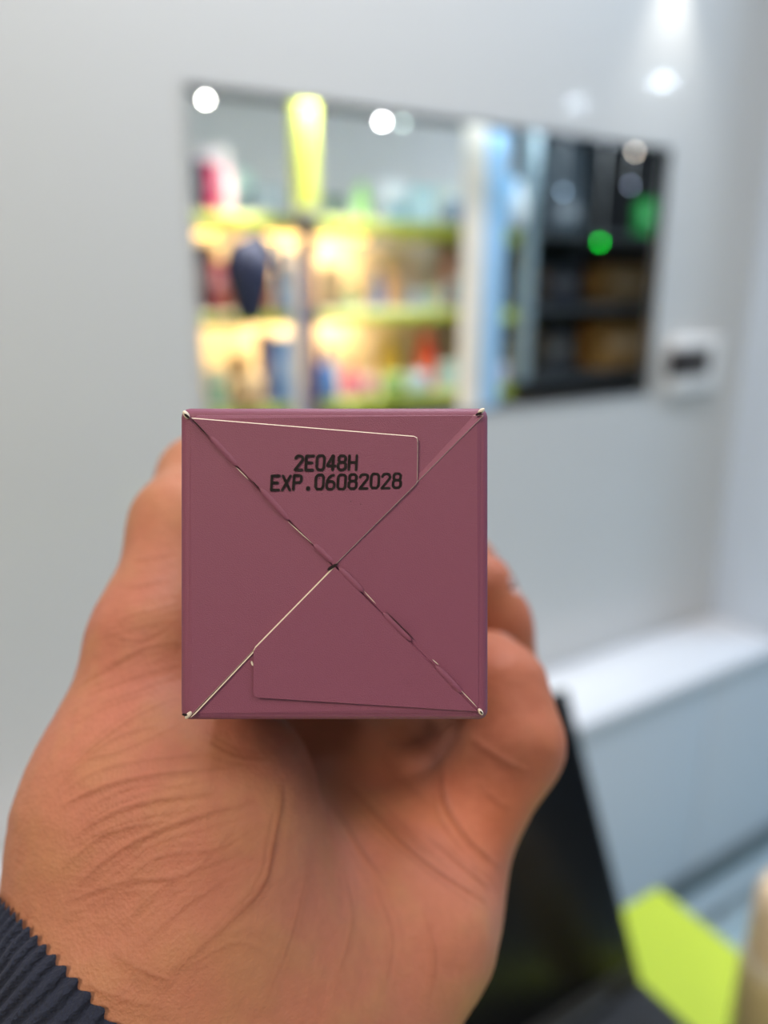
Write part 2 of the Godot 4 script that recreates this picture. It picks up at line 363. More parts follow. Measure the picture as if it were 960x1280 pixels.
func build_products() -> void:
	var a := SHELF_1; var b := SHELF_2; var c := SHELF_3
	# on the top shelf
	carton_item("slim_carton", "slim dark navy carton at the left end of the top shelf", 253, a, 0.022, 0.075, -1.25, rgb(52, 40, 78))
	carton_item("slim_carton", "slim crimson carton beside the navy one on the top shelf", 265, a, 0.020, 0.070, -1.24, rgb(190, 42, 92))
	bottle_item("pump_bottle", "pale pink bottle with a white cap right of the crimson carton", 281, a, 0.026, 0.098, -1.26, rgb(240, 196, 210), rgb(250, 244, 246))
	carton_item("tall_carton", "tall pinkish white carton behind the crimson one on the top shelf", 267, a, 0.05, 0.11, -1.36, rgb(240, 228, 236))
	carton_item("carton", "pale mint carton on the left part of the top shelf", 298, a, 0.045, 0.085, -1.40, rgb(206, 236, 224))
	carton_item("carton", "grey-blue carton between the mint one and the lime column", 332, a, 0.06, 0.055, -1.36, rgb(166, 184, 196))
	carton_item("carton", "soft green carton just left of the lime column", 312, a, 0.03, 0.07, -1.44, rgb(170, 214, 180))
	bottle_item("squat_bottle", "leaf green bottle right of the lime column on the top shelf", 452, a, 0.032, 0.062, -1.27, rgb(120, 186, 96), rgb(170, 220, 150))
	carton_item("carton", "dark green carton close to the lime column on the top shelf", 418, a, 0.03, 0.045, -1.34, rgb(70, 110, 84))
	carton_item("wide_carton", "wide white carton in the middle of the top shelf", 486, a, 0.065, 0.085, -1.38, rgb(238, 244, 250))
	jar_item("jar", "light blue jar in front of the wide white carton", 497, a, 0.036, 0.042, -1.26, rgb(140, 196, 226), rgb(220, 236, 246))
	carton_item("carton", "pale aqua carton right of the light blue jar", 526, a, 0.05, 0.072, -1.34, rgb(190, 226, 232))
	jar_item("jar", "steel blue jar close to the white upright on the top shelf", 567, a, 0.03, 0.045, -1.27, rgb(84, 120, 170), rgb(150, 180, 210))
	carton_item("tall_carton", "white carton behind the steel blue jar on the top shelf", 556, a, 0.045, 0.09, -1.42, rgb(226, 236, 232))
	# on the middle shelf
	carton_item("dark_carton", "dark brown carton at the left end of the middle shelf", 256, b, 0.034, 0.105, -1.25, rgb(84, 50, 52))
	carton_item("carton", "maroon carton next to the dark brown one", 272, b, 0.022, 0.08, -1.235, rgb(150, 66, 72))
	carton_item("wide_carton", "wide orange-brown carton standing behind the navy bag", 292, b, 0.05, 0.075, -1.30, rgb(186, 110, 44))
	carton_item("tall_carton", "rust orange carton right of the navy bag", 329, b, 0.030, 0.098, -1.235, rgb(206, 112, 52))
	bottle_item("tall_bottle", "tall bright blue bottle left of the purple upright on the middle shelf", 352, b, 0.024, 0.105, -1.225, rgb(62, 146, 206), rgb(70, 150, 208))
	bottle_item("small_bottle", "small green bottle right of the purple upright on the middle shelf", 438, b, 0.026, 0.045, -1.27, rgb(110, 168, 110), rgb(130, 180, 130))
	bottle_item("blue_bottle", "cobalt blue bottle at the centre of the middle shelf", 472, b, 0.026, 0.070, -1.28, rgb(52, 108, 190), rgb(90, 130, 190))
	carton_item("carton", "pale grey-green carton on the middle shelf beside the purple upright", 412, b, 0.035, 0.075, -1.36, rgb(214, 206, 190))
	carton_item("carton", "pale peach carton behind the cobalt blue bottle", 500, b, 0.05, 0.07, -1.42, rgb(242, 214, 190))
	jar_item("jar", "grey-blue jar right of the cobalt blue bottle", 518, b, 0.03, 0.034, -1.27, rgb(140, 166, 188), rgb(190, 206, 216))
	jar_item("jar", "pale green jar second from the white upright on the middle shelf", 541, b, 0.026, 0.04, -1.27, rgb(170, 204, 176), rgb(206, 224, 206))
	carton_item("tall_carton", "rose pink carton next to the white upright on the middle shelf", 560, b, 0.026, 0.10, -1.34, rgb(226, 160, 150))
	jar_item("jar", "slate jar beside the white upright on the middle shelf", 565, b, 0.024, 0.05, -1.26, rgb(110, 140, 156), rgb(150, 176, 190))
	# on the bottom shelf
	jar_item("jar", "small brown jar on the left part of the bottom shelf", 299, c, 0.03, 0.075, -1.30, rgb(134, 84, 44), rgb(110, 66, 36))
	jar_item("jar", "mint jar left of the brown jar on the bottom shelf", 272, c, 0.034, 0.06, -1.25, rgb(150, 204, 180), rgb(196, 226, 206))
	carton_item("carton", "light blue carton below the bright blue bottle on the bottom shelf", 353, c, 0.032, 0.11, -1.225, rgb(120, 160, 206))
	carton_item("carton", "plum carton right of the brown jar on the bottom shelf", 333, c, 0.026, 0.12, -1.24, rgb(110, 78, 110))
	jar_item("round_jar", "wide beige jar in front of the plum carton", 312, c, 0.05, 0.05, -1.22, rgb(226, 190, 140), rgb(236, 206, 160))
	bottle_item("blue_bottle", "royal blue bottle with a dark cap on the bottom shelf", 409, c, 0.034, 0.092, -1.23, rgb(36, 112, 200), rgb(70, 66, 100))
	bottle_item("small_bottle", "small crimson bottle beside the royal blue bottle", 437, c, 0.032, 0.058, -1.24, rgb(196, 50, 96), rgb(206, 80, 120))
	bottle_item("bright_bottle", "bright yellow bottle in the middle of the bottom shelf", 487, c, 0.038, 0.098, -1.30, rgb(250, 214, 30), rgb(250, 220, 60))
	bottle_item("bright_bottle", "bright orange-red bottle right of the yellow one", 533, c, 0.042, 0.108, -1.28, rgb(240, 70, 30), rgb(240, 90, 50))
	jar_item("jar", "moss green jar in front of the yellow bottle", 492, c, 0.045, 0.035, -1.225, rgb(126, 166, 92), rgb(150, 186, 120))
	jar_item("jar", "dull rose jar between the crimson bottle and the moss green jar", 460, c, 0.028, 0.035, -1.23, rgb(196, 130, 150), rgb(216, 170, 180))
	jar_item("jar", "pale blue jar in front of the orange-red bottle", 523, c, 0.036, 0.034, -1.225, rgb(150, 190, 206), rgb(190, 214, 222))
	carton_item("carton", "pale teal carton beside the white upright on the bottom shelf", 560, c, 0.04, 0.05, -1.24, rgb(170, 206, 200))
	# the bright bay by the blue panel
	carton_item("tall_carton", "sky blue carton on the top shelf beside the dark bay", 630, a, 0.045, 0.09, -1.26, rgb(120, 190, 240), "box")
	bottle_item("pump_bottle", "white bottle right of the sky blue carton", 647, a, 0.035, 0.085, -1.25, rgb(232, 242, 250), rgb(240, 246, 250))
	carton_item("carton", "deep blue carton on the middle shelf at the start of the dark bay", 646, b, 0.04, 0.07, -1.30, rgb(40, 84, 140))
	carton_item("carton", "grey carton on the bottom shelf at the start of the dark bay", 645, c, 0.04, 0.085, -1.30, rgb(96, 110, 116))
	jar_item("round_jar", "pale lilac jar on the bottom shelf below the blue panel", 622, c, 0.035, 0.04, -1.22, rgb(206, 200, 224), rgb(226, 224, 236))
	# the dark bay
	carton_item("carton", "green carton on the top shelf of the dark bay", 806, a, 0.045, 0.075, -1.30, rgb(24, 140, 60))
	carton_item("wide_carton", "wide charcoal carton on the top shelf of the dark bay", 700, a, 0.10, 0.09, -1.42, rgb(52, 64, 74))
	carton_item("wide_carton", "wide ochre carton on the middle shelf of the dark bay", 770, b, 0.14, 0.085, -1.36, rgb(128, 104, 66))
	carton_item("wide_carton", "wide navy carton on the middle shelf of the dark bay", 695, b, 0.10, 0.08, -1.34, rgb(36, 44, 66))
	carton_item("wide_carton", "wide golden brown carton on the bottom shelf of the dark bay", 765, c, 0.15, 0.11, -1.34, rgb(146, 116, 66))
	carton_item("wide_carton", "wide slate carton on the bottom shelf of the dark bay", 690, c, 0.09, 0.10, -1.34, rgb(56, 66, 76))
	# navy bag hanging over the shelves on the left
	var q := on_z(306, 355, -1.205)
	var t := thing("hanging_bag", "dark navy rounded bag hanging in front of the orange-brown carton", "bag", Vector3(q.x, SHELF_2 - 0.015, -1.168))
	put(lathe([Vector2(0, 0), Vector2(0.014, 0.002), Vector2(0.022, 0.014), Vector2(0.034, 0.06), Vector2(0.039, 0.085), Vector2(0.031, 0.11), Vector2(0.014, 0.124), Vector2(0, 0.127)], 24), "bag_body", mat(rgb(44, 50, 78), 0.8), t, Vector3(-0.008, 0, 0))
	var st := mb()
	st.set_smooth_group(0)
	var pts := []
	for i in 13:
		var s := i / 12.0
		pts.append(Vector3(lerpf(-0.01, 0.052, s), 0.112 + 0.022 * sin(PI * s) - 0.05 * s * s, 0.0))
	for i in 12:
		for k in 8:
			var p0: Vector3 = pts[i]; var p1: Vector3 = pts[i + 1]
			var c0 := Vector3(0, cos(TAU * k / 8) * 0.012, sin(TAU * k / 8) * 0.008); var c1 := Vector3(0, cos(TAU * (k + 1) / 8) * 0.012, sin(TAU * (k + 1) / 8) * 0.008)
			quad(st, p0 + c0, p0 + c1, p1 + c1, p1 + c0)
	put(done(st), "bag_handle", mat(rgb(40, 44, 60), 0.8), t)

# ------------------------------------------------------------------ white box on the wall
func build_wall_box() -> void:
	var lo := on_z(828, 492, WALL_Z); var hi := on_z(892, 418, WALL_Z)
	var c := (lo + hi) * 0.5
	var t := thing("wall_control_box", "white wall-mounted box with a dark display right of the opening", "control box", Vector3(c.x, lo.y, WALL_Z + 0.014))
	var w := hi.x - lo.x; var h := hi.y - lo.y
	put(soft_box(w, h, 0.028, 0.010, 4), "box_shell", mat(rgb(236, 236, 236), 0.4), t)
	var d0 := on_z(834, 473, WALL_Z + 0.028); var d1 := on_z(889, 434, WALL_Z + 0.028)
	put(soft_box(d1.x - d0.x, d1.y - d0.y, 0.006, 0.002), "display", mat(rgb(50, 44, 42), 0.3), t, Vector3((d0.x + d1.x) / 2 - c.x, d0.y - lo.y, 0.0135))
	put(soft_box(w * 0.5, 0.006, 0.004, 0.001), "button_strip", mat(rgb(206, 208, 210), 0.4), t, Vector3(0, h * 0.12, 0.0145))

# ------------------------------------------------------------------ desk, laptop, bottle
const DESK_Y := 0.98

func build_desk() -> void:
	var t := thing("lime_desk", "high desk with a lime green top under the laptop", "desk", Vector3(0.0, 0, -0.12))
	put(soft_box(1.30, 0.022, 0.466, 0.004), "desk_top", mat(rgb(190, 212, 62), 0.55), t, Vector3(-0.142, DESK_Y - 0.022, 0.0))
	put(soft_box(1.2, 0.07, 0.02, 0.002), "apron", mat(rgb(226, 228, 230), 0.4), t, Vector3(-0.142, DESK_Y - 0.092, -0.16))
	for s in [[0.46, -0.18], [0.46, 0.18], [-0.74, -0.18], [-0.74, 0.18]]:
		put(soft_box(0.04, DESK_Y - 0.022, 0.04, 0.003), "leg", mat(rgb(226, 228, 230), 0.4), t, Vector3(s[0], 0, s[1]))

func build_laptop() -> void:
	var hinge := on_y(805, 1225, 1.0)                            # right end of the hinge line
	var w := 0.335; var d := 0.225; var tilt := deg_to_rad(-25.5); var len := 0.215
	var t := thing("laptop", "black open laptop standing on the lime green desk behind the hand", "laptop", Vector3(hinge.x - w * 0.5, DESK_Y, hinge.z))
	var black := mat(rgb(26, 26, 27), 0.45)
	put(soft_box(w, 0.017, d, 0.005, 3), "base", mat(rgb(24, 26, 31), 0.5), t, Vector3(0.002, 0.0005, d * 0.5 - 0.004))
	var lid := put(soft_box(w, len + 0.012, 0.006, 0.003, 3), "lid", black, t, Vector3(0, 0.012, -0.002), Vector3(tilt, 0, 0))
	put(soft_box(w - 0.010, len - 0.018, 0.0012, 0.0004), "screen", mat(rgb(10, 10, 12), 0.22), lid, Vector3(0, 0.022, 0.0030))
	put(soft_box(w - 0.010, 0.017, 0.0016, 0.0005), "bottom_bezel", mat(rgb(38, 37, 35), 0.5), lid, Vector3(0, 0.004, 0.0030))
	put(soft_box(w * 0.8, 0.014, 0.012, 0.005, 3), "hinge", mat(rgb(20, 20, 20), 0.4), t, Vector3(0, 0.010, -0.004))
	put(soft_box(0.10, 0.001, 0.06, 0.0004), "touchpad", mat(rgb(46, 50, 58), 0.35), t, Vector3(0, 0.0172, 0.175))
	for r in 5:
		for k in 13:
			put(key_mesh(), "key", mat(rgb(20, 21, 23), 0.5), t, Vector3(-0.138 + 0.023 * k, 0.0172, 0.03 + 0.02 * r))

var _key: ArrayMesh
func key_mesh() -> ArrayMesh:
	if _key == null: _key = soft_box(0.0185, 0.0018, 0.0165, 0.0008, 1)
	return _key

func build_bottle() -> void:
	var p := on_y(953, 1345, DESK_Y)
	var top := cam_xf.affine_inverse() * Vector3(p.x, DESK_Y, p.z)
	var t := thing("plastic_bottle", "beige plastic bottle standing on the lime green desk", "bottle", Vector3(p.x, DESK_Y, p.z))
	var r := 0.0255
	var body := mat(rgb(196, 182, 140), 0.3)
	var h := bottle_height(p, 1104)
	var b := h * 0.60
	put(lathe([Vector2(0, 0), Vector2(r * 0.94, 0), Vector2(r, 0.002), Vector2(r, b * 0.93), Vector2(r * 0.97, b * 0.97), Vector2(r * 0.90, b), Vector2(0, b)], 40), "bottle_body", body, t)
	put(lathe([Vector2(0, b), Vector2(r * 0.93, b), Vector2(r * 0.95, b + 0.003), Vector2(r * 0.93, b + 0.006), Vector2(r * 0.84, b + 0.008), Vector2(r * 0.84, b + 0.011), Vector2(r * 0.92, b + 0.012), Vector2(0, b + 0.013)], 40), "neck_ring", mat(rgb(214, 206, 186), 0.3), t)
	put(lathe([Vector2(0, b + 0.012), Vector2(r * 0.92, b + 0.012), Vector2(r * 0.90, h * 0.90), Vector2(r * 0.80, h * 0.965), Vector2(r * 0.60, h * 0.99), Vector2(0, h)], 40), "cap", mat(rgb(226, 206, 178), 0.35), t)

func bottle_height(p: Vector3, py: float) -> float:
	var h := 0.02
	while h < 0.3:
		var l := cam_xf.affine_inverse() * (p + Vector3(0, h, 0))
		if 640.0 - l.y / -l.z * FOCAL <= py: return h
		h += 0.001
	return h

# ------------------------------------------------------------------ carton
const PX := 0.105 / 960.0     # metres per pixel on the carton's near end
const CX := 417.5
const CY := 705.5

func e2(px: float, py: float) -> Vector2:
	return Vector2((px - CX) * PX, -(py - CY) * PX)

# a sheet of board: convex outline (counter-clockwise), top height at each corner, a bevel width for each edge
# (the edge from corner i to i+1); raw[i] puts the bevel in the cream surface.
func sheet(pts: Array, tops: Array, thick: float, bevel: Array, raw: Array) -> ArrayMesh:
	var n := pts.size()
	var st := mb(); var sr := mb()
	var ins := []
	for i in n:
		var p: Vector2 = pts[i]; var a: Vector2 = (p - pts[(i + n - 1) % n]).normalized(); var b: Vector2 = (pts[(i + 1) % n] - p).normalized()
		var na := Vector2(-a.y, a.x); var nb := Vector2(-b.y, b.x)
		var wa: float = bevel[(i + n - 1) % n]; var wb: float = bevel[i]
		var cr := a.cross(b)
		var q: Vector2
		if absf(cr) < 0.05: q = p + (na + nb).normalized() * maxf(wa, wb)
		else:
			# meet of the two offset lines
			var p0 := p + na * wa; var p1 := p + nb * wb
			var s := (p1 - p0).cross(b) / cr
			q = p0 + a * s
		ins.append(q)
	var v3 := func(q: Vector2, z: float) -> Vector3: return Vector3(q.x, q.y, z)
	for i in range(1, n - 1):
		tri(st, v3.call(ins[0], tops[0]), v3.call(ins[i], tops[i]), v3.call(ins[i + 1], tops[i + 1]))
	for i in n:
		var j := (i + 1) % n
		var s: SurfaceTool = sr if raw[i] else st
		var dz: float = minf(bevel[i] * 1.1, thick)
		quad(s, v3.call(pts[i], tops[i] - dz), v3.call(pts[j], tops[j] - dz), v3.call(ins[j], tops[j]), v3.call(ins[i], tops[i]))
		quad(s, v3.call(pts[i], tops[i] - thick), v3.call(pts[j], tops[j] - thick), v3.call(pts[j], tops[j] - dz), v3.call(pts[i], tops[i] - dz))
	st.generate_normals(); sr.generate_normals()
	var m := st.commit()
	sr.commit(m)
	return m

func put2(mesh: ArrayMesh, called: String, m0: Material, m1: Material, parent: Node) -> MeshInstance3D:
	var o := MeshInstance3D.new()
	o.name = called; o.mesh = mesh
	o.set_surface_override_material(0, m0)
	if mesh.get_surface_count() > 1: o.set_surface_override_material(1, m1)
	parent.add_child(o, true)
	return o

func board_material(c: Color, sd: int) -> StandardMaterial3D:
	var m := StandardMaterial3D.new()
	m.albedo_color = c; m.roughness = 0.5
	m.uv1_triplanar = true; m.uv1_scale = Vector3.ONE * 90.0
	m.heightmap_enabled = true; m.heightmap_scale = 0.004
	m.heightmap_texture = noise_tex(0.09, 512, sd, FastNoiseLite.TYPE_SIMPLEX, 4)
	var g := Gradient.new()
	g.set_color(0, Color(0.94, 0.94, 0.94)); g.set_color(1, Color(1, 1, 1))
	var nt := noise_tex(0.25, 512, sd + 1, FastNoiseLite.TYPE_SIMPLEX, 2)
	nt.color_ramp = g
	m.albedo_texture = nt
	return m

func build_carton() -> void:
	var t := thing("carton", "plum purple cardboard carton with its printed bottom end toward the viewer", "carton", at(CX, CY, 0.105))
	t.basis = cam_xf.basis
	var plum := board_material(rgb(138, 76, 103), 11)
	var cream := mat(rgb(226, 214, 198), 0.8)
	var dark := mat(rgb(30, 16, 20), 0.9)
	var hx := 193.5 * PX; var hy := 196.5 * PX; var depth := 0.115
	# body: rounded tube, folded over at the near end
	var st := mb(); st.set_smooth_group(0)
	var rings := [[-depth, 0.0, 0.0005], [-0.0040, 0.0, 0.0005], [-0.0022, 0.0, 0.0008]]
	for k in 7:
		var th := deg_to_rad(15.0 * k)
		rings.append([-0.0013 * (1.0 - sin(th)) - 0.0001, 0.0013 * (1.0 - cos(th)), 0.0012])
	rings.append([-0.0001, 0.004, 0.0010])
	var loop := func(r: Array) -> Array:
		var o := []
		var x: float = hx - r[1]; var y: float = hy - r[1]; var cr: float = r[2]
		for c in [[1, -1, -90], [1, 1, 0], [-1, 1, 90], [-1, -1, 180]]:
			for k in 5:
				var a := deg_to_rad(c[2] + 22.5 * k)
				o.append(Vector3(c[0] * (x - cr) + cos(a) * cr, c[1] * (y - cr) + sin(a) * cr, r[0]))
		return o
	for i in rings.size() - 1:
		var a: Array = loop.call(rings[i]); var b: Array = loop.call(rings[i + 1])
		for k in 20:
			var j := (k + 1) % 20
			quad(st, a[k], a[j], b[j], b[k])
	var back: Array = loop.call(rings[0]); var front: Array = loop.call(rings[rings.size() - 1])
	for k in range(1, 19):
		tri(st, back[0], back[k + 1], back[k]); tri(st, front[0], front[k], front[k + 1])
	put(done(st), "carton_body", plum, t)
	# end panels, two folded from the left and right walls, two from top and bottom, then the glued flaps
	var z0 := 0.00022; var z1 := 0.0005; var z2 := 0.00082
	var zf := 0.00001
	var n0 := 0.00004
	var cen := e2(418, 707)
	put2(sheet([e2(238, 525), e2(235, 884), e2(241, 892), e2(417, 708)], [zf, zf, z0, z1], 0.0003, [n0, n0, n0, n0], [false, false, true, false]), "end_panel", plum, cream, t)
	put2(sheet([e2(598, 888), e2(601, 530), e2(596, 522), e2(419, 706)], [zf, zf, z0, z1], 0.0003, [n0, n0, n0, n0], [false, false, true, false]), "end_panel", plum, cream, t)
	put2(sheet([e2(592, 519), e2(247, 519), e2(242, 524), cen, e2(604, 520)], [zf, zf, z0, z1, z1], 0.0003, [n0, n0, n0, 0.00005, n0], [false, false, false, true, true]), "end_panel", plum, cream, t)
	put2(sheet([e2(245, 892), e2(590, 892), e2(596, 885), cen, e2(238, 897)], [zf, zf, z0, z1, z1], 0.0003, [n0, n0, n0, 0.00016, n0], [false, false, false, true, true]), "end_panel", plum, cream, t)
	put2(sheet([e2(240, 522.5), cen, e2(519.5, 606), e2(521.5, 602), e2(522, 552), e2(521, 547.5), e2(517, 545.5)], [z1, z2, z2, z2, z2, z2, z2], 0.00034, [0.00002, 0.00005, 0.00005, 0.00005, 0.00007, 0.00009, 0.00012], [false, true, true, true, true, true, true]), "glue_flap", plum, cream, t)
	put2(sheet([e2(596, 888.5), cen, e2(320, 807), e2(318, 811), e2(317.5, 863), e2(319, 868), e2(323, 870.5)], [z1, z2, z2, z2, z2, z2, z2], 0.00034, [0.00002, 0.00018, 0.00012, 0.00005, 0.00005, 0.00005, 0.00005], [false, true, true, false, false, false, false]), "glue_flap", plum, cream, t)
	# perforated creases along the two folds
	var ridge := func(a: Vector2, b: Vector2, off: float, wid: float, z: float) -> ArrayMesh:
		var s := mb(); s.set_smooth_group(0)
		var d := (b - a).normalized(); var nn := Vector2(-d.y, d.x)
		var c := (a + b) * 0.5 + nn * off
		var L := (b - a).length() * 0.5
		var pt := func(u: float, v: float) -> Vector3:
			var hgt: float = 0.00016 * pow(maxf(0.0, cos(v * PI * 0.5)), 0.7) * (1.0 - pow(absf(u), 6.0))
			var q: Vector2 = c + d * (u * L) + nn * (v * wid * 0.5 * sqrt(maxf(0.0, 1.0 - pow(absf(u), 4.0))))
			return Vector3(q.x, q.y, z + hgt - 0.00004)
		for i in 16:
			for k in 8:
				var u0 := -1.0 + i / 8.0; var u1 := -1.0 + (i + 1) / 8.0; var v0 := -1.0 + k / 4.0; var v1 := -1.0 + (k + 1) / 4.0
				quad(s, pt.call(u0, v0), pt.call(u1, v0), pt.call(u1, v1), pt.call(u0, v1))
		return done(s)
	for a in [[263, 547, 297, 584, 1, 0.45], [325, 611, 361, 651, 1, 0.85], [392, 681, 416, 704, 1, 1.0], [425, 708, 455, 738, -1, 1.0], [480, 764, 515, 799, -1, 0.85], [545, 830, 578, 864, -1, 0.5]]:
		put(ridge.call(e2(a[0], a[1]), e2(a[2], a[3]), 0.00016 * a[4], 0.0008, lerpf(z1, z2, a[5])), "perforation_ridge", plum, t)
	var sliver := func(a: Vector2, b: Vector2, wid: float, z: float) -> ArrayMesh:
		var s := mb()
		var d := (b - a).normalized(); var nn := Vector2(-d.y, d.x) * wid * 0.5
		var up := Vector3(0, 0, z); var lo := Vector3(0, 0, z - 0.0002)
		var P := [a, (a * 3 + b) / 4 - nn, (a + 3 * b) / 4 - nn, b, (a + 3 * b) / 4 + nn, (a * 3 + b) / 4 + nn]
		var m := (a + b) * 0.5
		for i in 6:
			var p: Vector2 = P[i]; var q: Vector2 = P[(i + 1) % 6]
			tri(s, Vector3(m.x, m.y, 0) + up, Vector3(p.x, p.y, 0) + up, Vector3(q.x, q.y, 0) + up)
			quad(s, Vector3(p.x, p.y, 0) + lo, Vector3(q.x, q.y, 0) + lo, Vector3(q.x, q.y, 0) + up, Vector3(p.x, p.y, 0) + up)
		return done(s)
	for a in [[361, 652, 392, 680, 0.9], [296, 584, 312, 600, 0.5], [575, 861, 596, 883, 0.35], [455, 738, 470, 754, 0.9], [540, 823, 548, 830, 0.5]]:
		put(sliver.call(e2(a[0], a[1]), e2(a[2], a[3]), 0.00008, lerpf(z1, z2, a[4]) + 0.00006), "cut_edge", cream, t)
	for a in [[409, 712, 423, 704, 0.0004], [240, 523, 262, 546, 0.00014], [482, 763, 520, 801, 0.00010], [316, 601, 326, 612, 0.00012]]:
		put(sliver.call(e2(a[0], a[1]), e2(a[2], a[3]), a[4], z2 + 0.00005), "slit", dark, t)
	put(sliver.call(e2(315.2, 825), e2(317.5, 831), 0.00025, z2), "torn_fibre", cream, t)
	# raw board curls at the four corners
	var curl := func(c: Vector2, rx: float, ry: float, ang: float) -> ArrayMesh:
		var s := mb(); s.set_smooth_group(0)
		var pt := func(u: float, v: float) -> Vector3:
			var p := Vector2(cos(v) * sin(u) * rx, sin(v) * sin(u) * ry).rotated(ang)
			return Vector3(c.x + p.x, c.y + p.y, 0.0001 + cos(u) * 0.0006)
		for i in 8:
			for k in 16:
				var u0 := PI * i / 8; var u1 := PI * (i + 1) / 8; var v0 := TAU * k / 16; var v1 := TAU * (k + 1) / 16
				quad(s, pt.call(u0, v0), pt.call(u1, v0), pt.call(u1, v1), pt.call(u0, v1))
		return done(s)
	for a in [[233, 518.5, 4.6, 8.0, 0.6], [601.5, 514, 4.0, 7.0, -0.9], [236, 893.5, 4.0, 8.0, -0.75], [600.5, 889.5, 3.6, 6.5, 0.65]]:
		put(curl.call(e2(a[0], a[1]), a[2] * PX * 0.75, a[3] * PX * 0.75, a[4]), "raw_corner", cream, t)
	for a in [[232, 518, 239, 524, 0.0003], [593, 520, 602, 516.5, 0.0003], [229, 891, 236, 892, 0.00025], [599, 887, 602.5, 890.5, 0.0002]]:
		put(sliver.call(e2(a[0], a[1]), e2(a[2], a[3]), a[4], 0.00085), "corner_gap", dark, t)
	# printed code
	var ink := mat(rgb(26, 14, 20), 0.6)
	put(lettering("2E048H", 369.5, 588.0, 13.35, 9.0, 17.5, -0.004, z2 + 0.00002), "printed_lot_code", ink, t)
	put(lettering("EXP.06082028", 340.0, 612.6, 13.72, 9.4, 17.5, -0.018, z2 + 0.00002), "printed_expiry_date", ink, t)

const GLYPHS := {
	"2": [[0, 4.9, 0.4, 5.7, 1.2, 6, 2.8, 6, 3.7, 5.6, 4, 4.8, 3.8, 4, 0, 0, 4, 0]],
	"E": [[4, 6, 0, 6, 0, 0, 4, 0], [0, 3.1, 3.2, 3.1]],
	"0": [[0.9, 0, 0.1, 0.8, 0, 1.5, 0, 4.5, 0.1, 5.2, 0.9, 6, 3.1, 6, 3.9, 5.2, 4, 4.5, 4, 1.5, 3.9, 0.8, 3.1, 0, 0.9, 0]],
	"4": [[3, 0, 3, 6, 2.6, 6, 0, 2.2, 0, 1.7, 4.3, 1.7]],
	"8": [[1, 3.2, 0.2, 3.9, 0.2, 5.3, 1, 6, 3, 6, 3.8, 5.3, 3.8, 3.9, 3, 3.2, 1, 3.2, 0, 2.5, 0, 0.8, 1, 0, 3, 0, 4, 0.8, 4, 2.5, 3, 3.2]],
	"H": [[0, 0, 0, 6], [4, 0, 4, 6], [0, 3.1, 4, 3.1]],
	"X": [[0, 0, 4, 6], [0, 6, 4, 0]],
	"P": [[0, 0, 0, 6, 3, 6, 3.8, 5.5, 4, 4.6, 3.8, 3.5, 3, 3, 0, 3]],
	".": [[1.6, 0.1, 1.6, 0.7, 2.4, 0.7, 2.4, 0.1, 1.6, 0.1]],
	"6": [[3.4, 6, 2.2, 5.8, 1, 4.9, 0.2, 3.6, 0, 2, 0.1, 0.9, 0.9, 0, 3.1, 0, 3.9, 0.8, 4, 2, 3.7, 2.8, 3, 3.3, 1, 3.3, 0.3, 2.8]],
}

func lettering(text: String, px: float, base: float, pitch: float, w: float, h: float, slope: float, z: float) -> ArrayMesh:
	var st := mb()
	var rng := RandomNumberGenerator.new(); rng.seed = 77 + text.length()
	var r := 1.68 * PX
	var dot := func(c: Vector2, rad: float) -> void:
		for k in 10:
			var a := TAU * k / 10; var b := TAU * (k + 1) / 10
			var p := c + Vector2(cos(a), sin(a)) * rad; var q := c + Vector2(cos(b), sin(b)) * rad
			tri(st, Vector3(c.x, c.y, z), Vector3(p.x, p.y, z), Vector3(q.x, q.y, z))
	for i in text.length():
		var x0 := px + pitch * i; var y0 := base + (pitch * i) * slope + rng.randf_range(-0.4, 0.4)
		for line in GLYPHS[text[i]]:
			var pts := []
			for k in range(0, line.size(), 2):
				var gx: float = line[k] / 4.0 * w; var gy: float = line[k + 1] / 6.0 * h
				pts.append(e2(x0 + gx + gy * 0.06 + rng.randf_range(-0.15, 0.15), y0 - gy + rng.randf_range(-0.15, 0.15)))
			for k in pts.size() - 1:
				var a: Vector2 = pts[k]; var b: Vector2 = pts[k + 1]
				var n := (b - a).normalized().orthogonal() * r * rng.randf_range(0.92, 1.08)
				quad(st, Vector3(a.x + n.x, a.y + n.y, z), Vector3(a.x - n.x, a.y - n.y, z), Vector3(b.x - n.x, b.y - n.y, z), Vector3(b.x + n.x, b.y + n.y, z))
				quad(st, Vector3(a.x - n.x, a.y - n.y, z), Vector3(a.x + n.x, a.y + n.y, z), Vector3(b.x + n.x, b.y + n.y, z), Vector3(b.x - n.x, b.y - n.y, z))
			for p in pts: dot.call(p, r)
		# a few stray specks of ink
		if text[i] != "." and rng.randf() < 0.6: dot.call(e2(x0 + rng.randf_range(-3, 12), y0 + rng.randf_range(1, 6)), rng.randf_range(0.3, 0.6) * PX)
		if rng.randf() < 0.25: dot.call(e2(x0 + rng.randf_range(-3, 12), y0 + rng.randf_range(6, 24)), rng.randf_range(0.3, 0.6) * PX)
	st.generate_normals()
	return st.commit()

